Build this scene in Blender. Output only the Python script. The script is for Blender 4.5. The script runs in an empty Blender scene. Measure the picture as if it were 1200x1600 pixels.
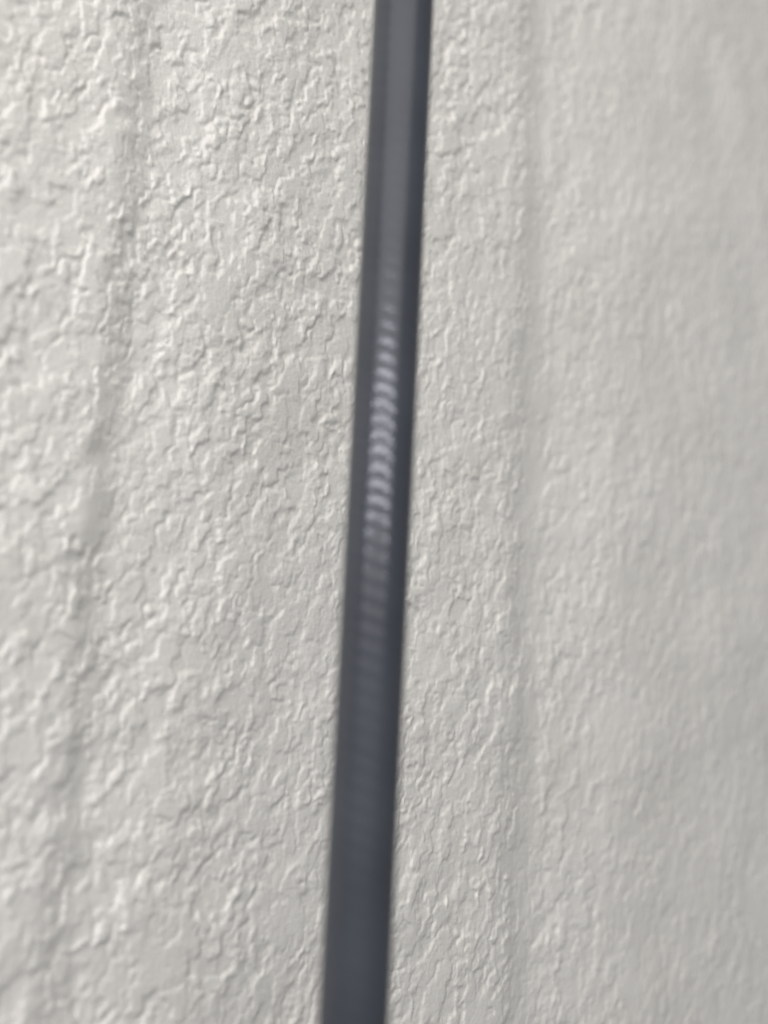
import bpy, math
import numpy as np
from mathutils import Vector, Matrix

sc = bpy.context.scene
COL = sc.collection

# ------------------------------------------------------------------ camera
THETA = math.radians(45.0)      # angle between the view and the wall's normal (wall recedes to the right)
PITCH = math.radians(14.0)      # the phone is tipped upwards
ROLL = math.radians(2.6)
DIST = 0.32                     # metres from lens to wall along the view axis
F_PX = 2200.0                   # focal length in pixels of the 1200 px wide photograph
F = Vector((math.sin(THETA) * math.cos(PITCH), math.cos(THETA) * math.cos(PITCH), math.sin(PITCH)))
R0 = F.cross(Vector((0, 0, 1))).normalized()
U0 = R0.cross(F).normalized()
RV = math.cos(ROLL) * R0 + math.sin(ROLL) * U0
UV = -math.sin(ROLL) * R0 + math.cos(ROLL) * U0
CAM = -DIST * F
cam_data = bpy.data.cameras.new("camera")
cam = bpy.data.objects.new("camera", cam_data)
COL.objects.link(cam)
m = Matrix((RV, UV, -F)).transposed().to_4x4()
m.translation = CAM
cam.matrix_world = m
cam_data.sensor_fit = 'HORIZONTAL'
cam_data.sensor_width = 24.0
cam_data.lens = 24.0 * F_PX / 1200.0
cam_data.clip_start = 0.01
cam_data.clip_end = 50.0
cam_data.dof.use_dof = True
cam_data.dof.focus_distance = DIST * 0.96
cam_data.dof.aperture_fstop = 6.8
sc.camera = cam

# ------------------------------------------------------------------ light and exposure
world = bpy.data.worlds.new("World")
sc.world = world
world.use_nodes = True
wn = world.node_tree
wn.nodes["Background"].inputs[0].default_value = (0.93, 0.96, 1.0, 1)
wn.nodes["Background"].inputs[1].default_value = 0.19

H = Vector((math.sin(THETA), math.cos(THETA), 0))        # view azimuth, level
HR = Vector((math.cos(THETA), -math.sin(THETA), 0))      # to the right of the view
def area(name, loc, target, sx, sy, power, color):
    d = bpy.data.lights.new(name, 'AREA')
    d.shape = 'RECTANGLE'
    d.size, d.size_y = sx, sy
    d.energy = power
    d.color = color
    o = bpy.data.objects.new(name, d)
    COL.objects.link(o)
    o.location = loc
    o.rotation_euler = (Vector(target) - Vector(loc)).to_track_quat('-Z', 'Y').to_euler()
    return o
area("strip_light", -1.15 * H - 0.03 * HR + Vector((0, 0, 0.345)), (0, 0, 0), 1.7, 0.06, 10.0, (0.90, 0.90, 1.0))
area("window_light", -0.56 * H - 0.04 * HR + Vector((0, 0, 0.41)), (-0.10, 0, 0.04), 1.0, 0.75, 4.2, (1.0, 0.98, 0.93))

sc.cycles.use_denoising = True
sc.render.engine = 'CYCLES'
sc.view_settings.view_transform = 'Standard'
sc.view_settings.look = 'None'
sc.view_settings.exposure = 0.0
sc.view_settings.gamma = 1.0
sc.view_settings.use_curve_mapping = False

# ------------------------------------------------------------------ materials
def new_mat(name):
    mt = bpy.data.materials.new(name)
    mt.use_nodes = True
    nt = mt.node_tree
    return mt, nt, nt.nodes["Principled BSDF"]

def paint_material():
    mt, nt, b = new_mat("white_wall_paint")
    N, L = nt.nodes.new, nt.links.new
    tc = N("ShaderNodeTexCoord")
    n1 = N("ShaderNodeTexNoise"); n1.inputs["Scale"].default_value = 22.0; n1.inputs["Detail"].default_value = 4.0
    n2 = N("ShaderNodeTexNoise"); n2.inputs["Scale"].default_value = 1300.0; n2.inputs["Detail"].default_value = 3.0
    L(tc.outputs["Object"], n1.inputs["Vector"]); L(tc.outputs["Object"], n2.inputs["Vector"])
    r1 = N("ShaderNodeValToRGB")
    r1.color_ramp.elements[0].position = 0.3; r1.color_ramp.elements[0].color = (0.690, 0.667, 0.604, 1)
    r1.color_ramp.elements[1].position = 0.7; r1.color_ramp.elements[1].color = (0.735, 0.713, 0.654, 1)
    L(n1.outputs["Fac"], r1.inputs["Fac"])
    L(r1.outputs["Color"], b.inputs["Base Color"])
    mr = N("ShaderNodeMapRange"); mr.inputs["To Min"].default_value = 0.34; mr.inputs["To Max"].default_value = 0.48
    L(n1.outputs["Fac"], mr.inputs["Value"]); L(mr.outputs["Result"], b.inputs["Roughness"])
    bp = N("ShaderNodeBump"); bp.inputs["Strength"].default_value = 0.4; bp.inputs["Distance"].default_value = 0.0003
    L(n2.outputs["Fac"], bp.inputs["Height"]); L(bp.outputs["Normal"], b.inputs["Normal"])
    b.inputs["Specular IOR Level"].default_value = 0.45
    return mt

def hose_material():
    mt, nt, b = new_mat("grey_hose_plastic")
    N, L = nt.nodes.new, nt.links.new
    tc = N("ShaderNodeTexCoord")
    n1 = N("ShaderNodeTexNoise"); n1.inputs["Scale"].default_value = 60.0; n1.inputs["Detail"].default_value = 5.0
    L(tc.outputs["Object"], n1.inputs["Vector"])
    r1 = N("ShaderNodeValToRGB")
    r1.color_ramp.elements[0].position = 0.3; r1.color_ramp.elements[0].color = (0.043, 0.047, 0.057, 1)
    r1.color_ramp.elements[1].position = 0.7; r1.color_ramp.elements[1].color = (0.055, 0.060, 0.072, 1)
    L(n1.outputs["Fac"], r1.inputs["Fac"]); L(r1.outputs["Color"], b.inputs["Base Color"])
    mr = N("ShaderNodeMapRange"); mr.inputs["To Min"].default_value = 0.36; mr.inputs["To Max"].default_value = 0.44
    L(n1.outputs["Fac"], mr.inputs["Value"]); L(mr.outputs["Result"], b.inputs["Roughness"])
    b.inputs["Specular IOR Level"].default_value = 0.2
    b.inputs["Coat Weight"].default_value = 0.38
    b.inputs["Coat Roughness"].default_value = 0.115
    return mt

M_PAINT = paint_material()
M_HOSE = hose_material()

# ------------------------------------------------------------------ wall relief (height field, metres)
rng = np.random.default_rng(41)
RES = 0.00025
X0, X1 = -0.2600, 0.3795
Z0, Z1 = -0.31, 0.3375
NX, NZ = 2560, 2592
gx = X0 + np.arange(NX) * RES
gz = Z0 + np.arange(NZ) * RES
KX = np.fft.rfftfreq(NX, RES)[None, :].astype(np.float32)
KZ = np.fft.fftfreq(NZ, RES)[:, None].astype(np.float32)

def band(size, width=0.55, lean=0.0, stretch=1.0):
    """noise whose features are about `size` metres, drawn out along a leaning vertical"""
    kz = (KZ * math.cos(lean) + KX * math.sin(lean)) * stretch
    kx = KX * math.cos(lean) - KZ * math.sin(lean)
    k = np.sqrt(kx * kx + kz * kz) + 1e-6
    w = np.exp(-0.5 * (np.log(k * size * 2.0) / width) ** 2)
    s = np.fft.rfft2(rng.standard_normal((NZ, NX), dtype=np.float32)) * w
    n = np.fft.irfft2(s, s=(NZ, NX)).astype(np.float32)
    return n / n.std()

def low(size):
    k2 = KX * KX + KZ * KZ
    s = np.fft.rfft2(rng.standard_normal((NZ, NX), dtype=np.float32)) * np.exp(-k2 * (size * 1.6) ** 2)
    n = np.fft.irfft2(s, s=(NZ, NX)).astype(np.float32)
    return n / n.std()

def sstep(a, b, x):
    t = np.clip((x - a) / (b - a), 0, 1)
    return t * t * (3 - 2 * t)

LEAN = math.radians(20)                                          # the coat was dragged along this lean
UU = gx[None, :] * math.cos(LEAN) - gz[:, None] * math.sin(LEAN)
VV = gx[None, :] * math.sin(LEAN) + gz[:, None] * math.cos(LEAN)
UU = UU.astype(np.float32); VV = VV.astype(np.float32)

def enlarge(f):
    """double a half-resolution field, bilinearly"""
    g = np.repeat(np.repeat(f, 2, 0), 2, 1)
    g[1:-1:2] = 0.5 * (g[1:-1:2] + g[2::2]); g[:, 1:-1:2] = 0.5 * (g[:, 1:-1:2] + g[:, 2::2])
    return g

def lumps(cell, stretch, warp, fill, rim, lift=0.5, half=False):
    """flat-topped lumps of plaster, one or none to each jittered cell, with ragged outlines"""
    wu, wv = warp
    st = 2 if half else 1
    u = (UU[::st, ::st] + wu[::st, ::st]) / cell + 400.0
    v = (VV[::st, ::st] + wv[::st, ::st]) / (cell * stretch) + 400.0
    iu = np.floor(u).astype(np.int32); iv = np.floor(v).astype(np.int32)
    fu = u - iu; fv = v - iv
    T = rng.random((5, 997), dtype=np.float32)
    out = np.zeros(u.shape, np.float32)
    for du in (-1, 0, 1):
        for dv in (-1, 0, 1):
            key = ((iu + du) * 7919 + (iv + dv) * 104729 + ((iu + du) * (iv + dv)) * 31) % 997
            cx = du + T[0][key] - fu
            cy = dv + T[1][key] - fv
            rad = 0.35 + 0.55 * T[2][key]
            e = 1 - np.sqrt(cx * cx + cy * cy) / rad
            t = np.clip(e / rim, 0, 1)
            amp = (lift + (1 - lift) * T[3][key]) * (T[4][key] < fill)
            np.maximum(out, amp * t * t * (3 - 2 * t), out=out)
    return enlarge(out) if half else out

n4, n4b = band(0.0040, 0.6), band(0.0040, 0.6)
n1, n1b = band(0.0014, 0.5), band(0.0014, 0.5)
warp_big = (0.0011 * n4 + 0.00018 * n1, 0.0011 * n4b + 0.00022 * n1b)
warp_small = (0.00050 * n4 + 0.00018 * n1, 0.00050 * n4b + 0.00022 * n1b)
side = sstep(-1.4, 1.4, 0.8 * low(0.03) - gx[None, :] * 12 + gz[:, None] * 4)   # heavier coat to the left and top
smooth = sstep(0.8, 1.6, low(0.006) + 0.6 * low(0.016))         # trowelled-flat islands

h = np.zeros((NZ, NX), np.float32)
h += 0.00052 * (0.25 + 0.70 * side) * lumps(0.0090, 1.5, warp_big, 0.75, 0.42, half=True)
h += 0.00050 * (0.55 + 0.45 * side) * lumps(0.0046, 1.8, warp_big, 0.70, 0.48, half=True)
h += 0.00042 * lumps(0.0028, 2.2, warp_small, 0.72, 0.55) * (1 - 0.85 * smooth)
h += 0.00024 * (1 - 0.4 * side) * lumps(0.0018, 2.3, warp_small, 0.70, 0.7) * (1 - 0.92 * smooth)
top = 0.00058 + 0.00034 * side + 0.00012 * low(0.010)            # the trowel flattened everything above this
d = h - top
h = np.where(d > -0.0001, top - 0.0001 + 0.0001 * np.tanh((d + 0.0001) / 0.0001) + 0.12 * np.maximum(d, 0), h).astype(np.float32)
h += 0.000012 * n1 + 0.000010 * band(0.0008, 0.4)
h *= 0.9 * (1 - 0.32 * sstep(0.04, 0.11, gx))[None, :].astype(np.float32)
h += 0.00022 * low(0.02)
h = np.fft.irfft2(np.fft.rfft2(h) * np.exp(-2 * (math.pi * 0.00012) ** 2 * (KX * KX + KZ * KZ)), s=(NZ, NX)).astype(np.float32)
relief = h.copy()

def on_wall(px, py):
    q = F + RV * ((px - 600) / F_PX) + UV * ((800 - py) / F_PX)
    p = CAM - q * (CAM.y / q.y)
    return p.x, p.z
dent = [on_wall(*p) for p in ((668, 640), (712, 662), (742, 700), (760, 750), (770, 800))]
for (ax, az), (bx, bz) in zip(dent[:-1], dent[1:]):
    t = np.clip(((gx[None, :] - ax) * (bx - ax) + (gz[:, None] - az) * (bz - az)) / ((bx - ax) ** 2 + (bz - az) ** 2), 0, 1)
    e = np.hypot(gx[None, :] - ax - t * (bx - ax), gz[:, None] - az - t * (bz - az))
    h -= (0.00034 * np.exp(-(e / 0.0035) ** 2)).astype(np.float32)

# shallow tooled grooves between the boards: a worn fall on the left, a small lip on the right
GROOVES = [-0.2033, -0.0697, 0.0585, 0.2000, 0.3290]
wob = low(0.009)[:, NX // 2]; wob2 = low(0.004)[:, NX // 3]
for i, g in enumerate(GROOVES):
    c = g + (0.0006 if i < 2 else 0.0005) * np.roll(wob, 311 * i)
    wl = np.maximum((0.0112 if i < 2 else 0.018) + 0.0006 * np.roll(wob2, 173 * i), 0.004)
    d = gx[None, :] - c[:, None]
    fall = sstep(-1, 0, d / wl[:, None])
    k, worn, deep = (0.05, 0.0, 0.0023) if i < 2 else (0.0, 0.5, 0.0019)
    lip = k * sstep(0, 0.003, d) + (1 - k) * sstep(0, 0.036, d)
    h *= (1 - worn * sstep(-0.011, -0.006, d) * (1 - sstep(-0.001, 0.003, d))).astype(np.float32)
    h -= (deep * np.where(d < 0, fall, 1 - lip)).astype(np.float32)

def sample(f, xs, zs):
    ix = np.clip(np.rint((xs - X0) / RES).astype(int), 0, NX - 1)
    iz = np.clip(np.rint((zs - Z0) / RES).astype(int), 0, NZ - 1)
    return f[np.ix_(iz, ix)]

def axis(a, b, da, db, fine_step, coarse_step):
    """steps that are fine where the photograph looks and coarser around it"""
    out = [a]
    while out[-1] < b - 1e-9:
        x = out[-1]
        out.append(min(b, x + (fine_step if da - coarse_step < x < db else coarse_step)))
    if len(out) > 2 and out[-1] - out[-2] < 0.3 * fine_step:
        out.pop(-2)
    return np.array(out)

def panel(x0, x1, parent):
    # finest where it is nearest and in focus
    step, reach = (0.00025, 0.13) if x1 < 0 else (0.00027, 0.155) if x1 < 0.1 else (0.0004, 0.21)
    xs = axis(x0, x1, -0.105, 0.19, step, 0.0015)
    zs = axis(Z0, Z1, -reach, reach + 0.01, step, 0.0015)
    nx, nz = len(xs), len(zs)
    hh = sample(h, xs, zs)
    co = np.empty((nz, nx, 3), np.float32)
    lean = 0.4 * sample(relief, xs, zs)                         # lumps overhang a little to one side
    lean[:, [0, -1]] = 0
    co[..., 0] = xs[None, :] - lean; co[..., 1] = -hh; co[..., 2] = zs[:, None]
    idx = np.arange(nz * nx).reshape(nz, nx)
    q = np.stack((idx[:-1, :-1], idx[:-1, 1:], idx[1:, 1:], idx[1:, :-1]), -1).reshape(-1, 4)
    me = bpy.data.meshes.new("panel")
    me.vertices.add(nz * nx); me.vertices.foreach_set("co", co.ravel())
    me.loops.add(q.size); me.loops.foreach_set("vertex_index", q.ravel().astype(np.int32))
    me.polygons.add(len(q)); me.polygons.foreach_set("loop_start", (np.arange(len(q)) * 4).astype(np.int32))
    me.update(calc_edges=True)
    me.polygons.foreach_set("use_smooth", np.ones(len(q), bool))
    me.materials.append(M_PAINT)
    o = bpy.data.objects.new("panel", me)
    COL.objects.link(o); o.parent = parent
    return o

wall = bpy.data.objects.new("stucco_siding", None)
COL.objects.link(wall)
wall["label"] = "off-white painted wall with rough stucco relief and shallow vertical grooves"
wall["category"] = "wall"
edges = [X0] + GROOVES + [X1]
for a, b in zip(edges[:-1], edges[1:]):
    if b - a > 0.01:
        panel(a, b, wall)

def box(name, lo, hi, mat, parent):
    v = [(x, y, z) for x in (lo[0], hi[0]) for y in (lo[1], hi[1]) for z in (lo[2], hi[2])]
    f = [(0, 1, 3, 2), (4, 6, 7, 5), (0, 4, 5, 1), (2, 3, 7, 6), (0, 2, 6, 4), (1, 5, 7, 3)]
    me = bpy.data.meshes.new(name); me.from_pydata(v, [], f); me.update()
    me.materials.append(mat)
    o = bpy.data.objects.new(name, me); COL.objects.link(o); o.parent = parent
    return o
box("backing_board", (X0, 0.006, Z0), (X1, 0.026, Z1), M_PAINT, wall)

# ------------------------------------------------------------------ the ribbed hose in front of the wall
def ray(px, py):
    return (F + RV * ((px - 600) / F_PX) + UV * ((800 - py) / F_PX))
Z_HOSE = 0.231
HP = CAM + ray(590.5, 800) * Z_HOSE          # point of the hose axis at mid height
HR_ = 103.0 / 2 * Z_HOSE / F_PX               # radius
RIB = 28.0 * Z_HOSE / F_PX                   # rib spacing
STARTS = 4
NA, PER = 96, 16
zz0, zz1 = -0.36, 0.42
nrow = int((zz1 - zz0) / RIB * PER)
zs = np.linspace(zz0, zz1, nrow)
ang = np.linspace(0, 2 * math.pi, NA, endpoint=False)
ph = 2 * math.pi * zs[:, None] / RIB + STARTS * ang[None, :]
ph = ph + 0.40 * np.interp(zs, np.linspace(zz0, zz1, 160), rng.standard_normal(160))[:, None]
amp = 1 + 0.18 * np.interp(zs, np.linspace(zz0, zz1, 240), rng.standard_normal(240))[:, None]
ribh = np.abs(np.cos(ph / 2))
rad = HR_ * (1 - 0.0056 * amp + 0.0056 * amp * ribh)
slack = 0.0006 * np.sin(zs * 9.0 + 0.6)
co = np.stack((HP.x + slack[:, None] + rad * np.cos(ang), HP.y + rad * np.sin(ang), np.repeat(zs[:, None], NA, 1)), -1)
idx = np.arange(nrow * NA).reshape(nrow, NA)
nx_ = np.roll(idx, -1, 1)
q = np.stack((idx[:-1], nx_[:-1], nx_[1:], idx[1:]), -1).reshape(-1, 4)
me = bpy.data.meshes.new("ribbed_hose")
co[..., 0] -= HP.x; co[..., 1] -= HP.y
me.from_pydata(co.reshape(-1, 3).tolist(), [], q.tolist() + [idx[0][::-1].tolist(), idx[-1].tolist()])
me.update()
me.polygons.foreach_set("use_smooth", np.ones(len(me.polygons), bool))
me.materials.append(M_HOSE)
hose = bpy.data.objects.new("ribbed_hose", me)
COL.objects.link(hose)
hose.location = (HP.x, HP.y, 0)
hose["label"] = "dark grey finely ribbed flexible hose hanging upright in front of the wall"
hose["category"] = "hose"
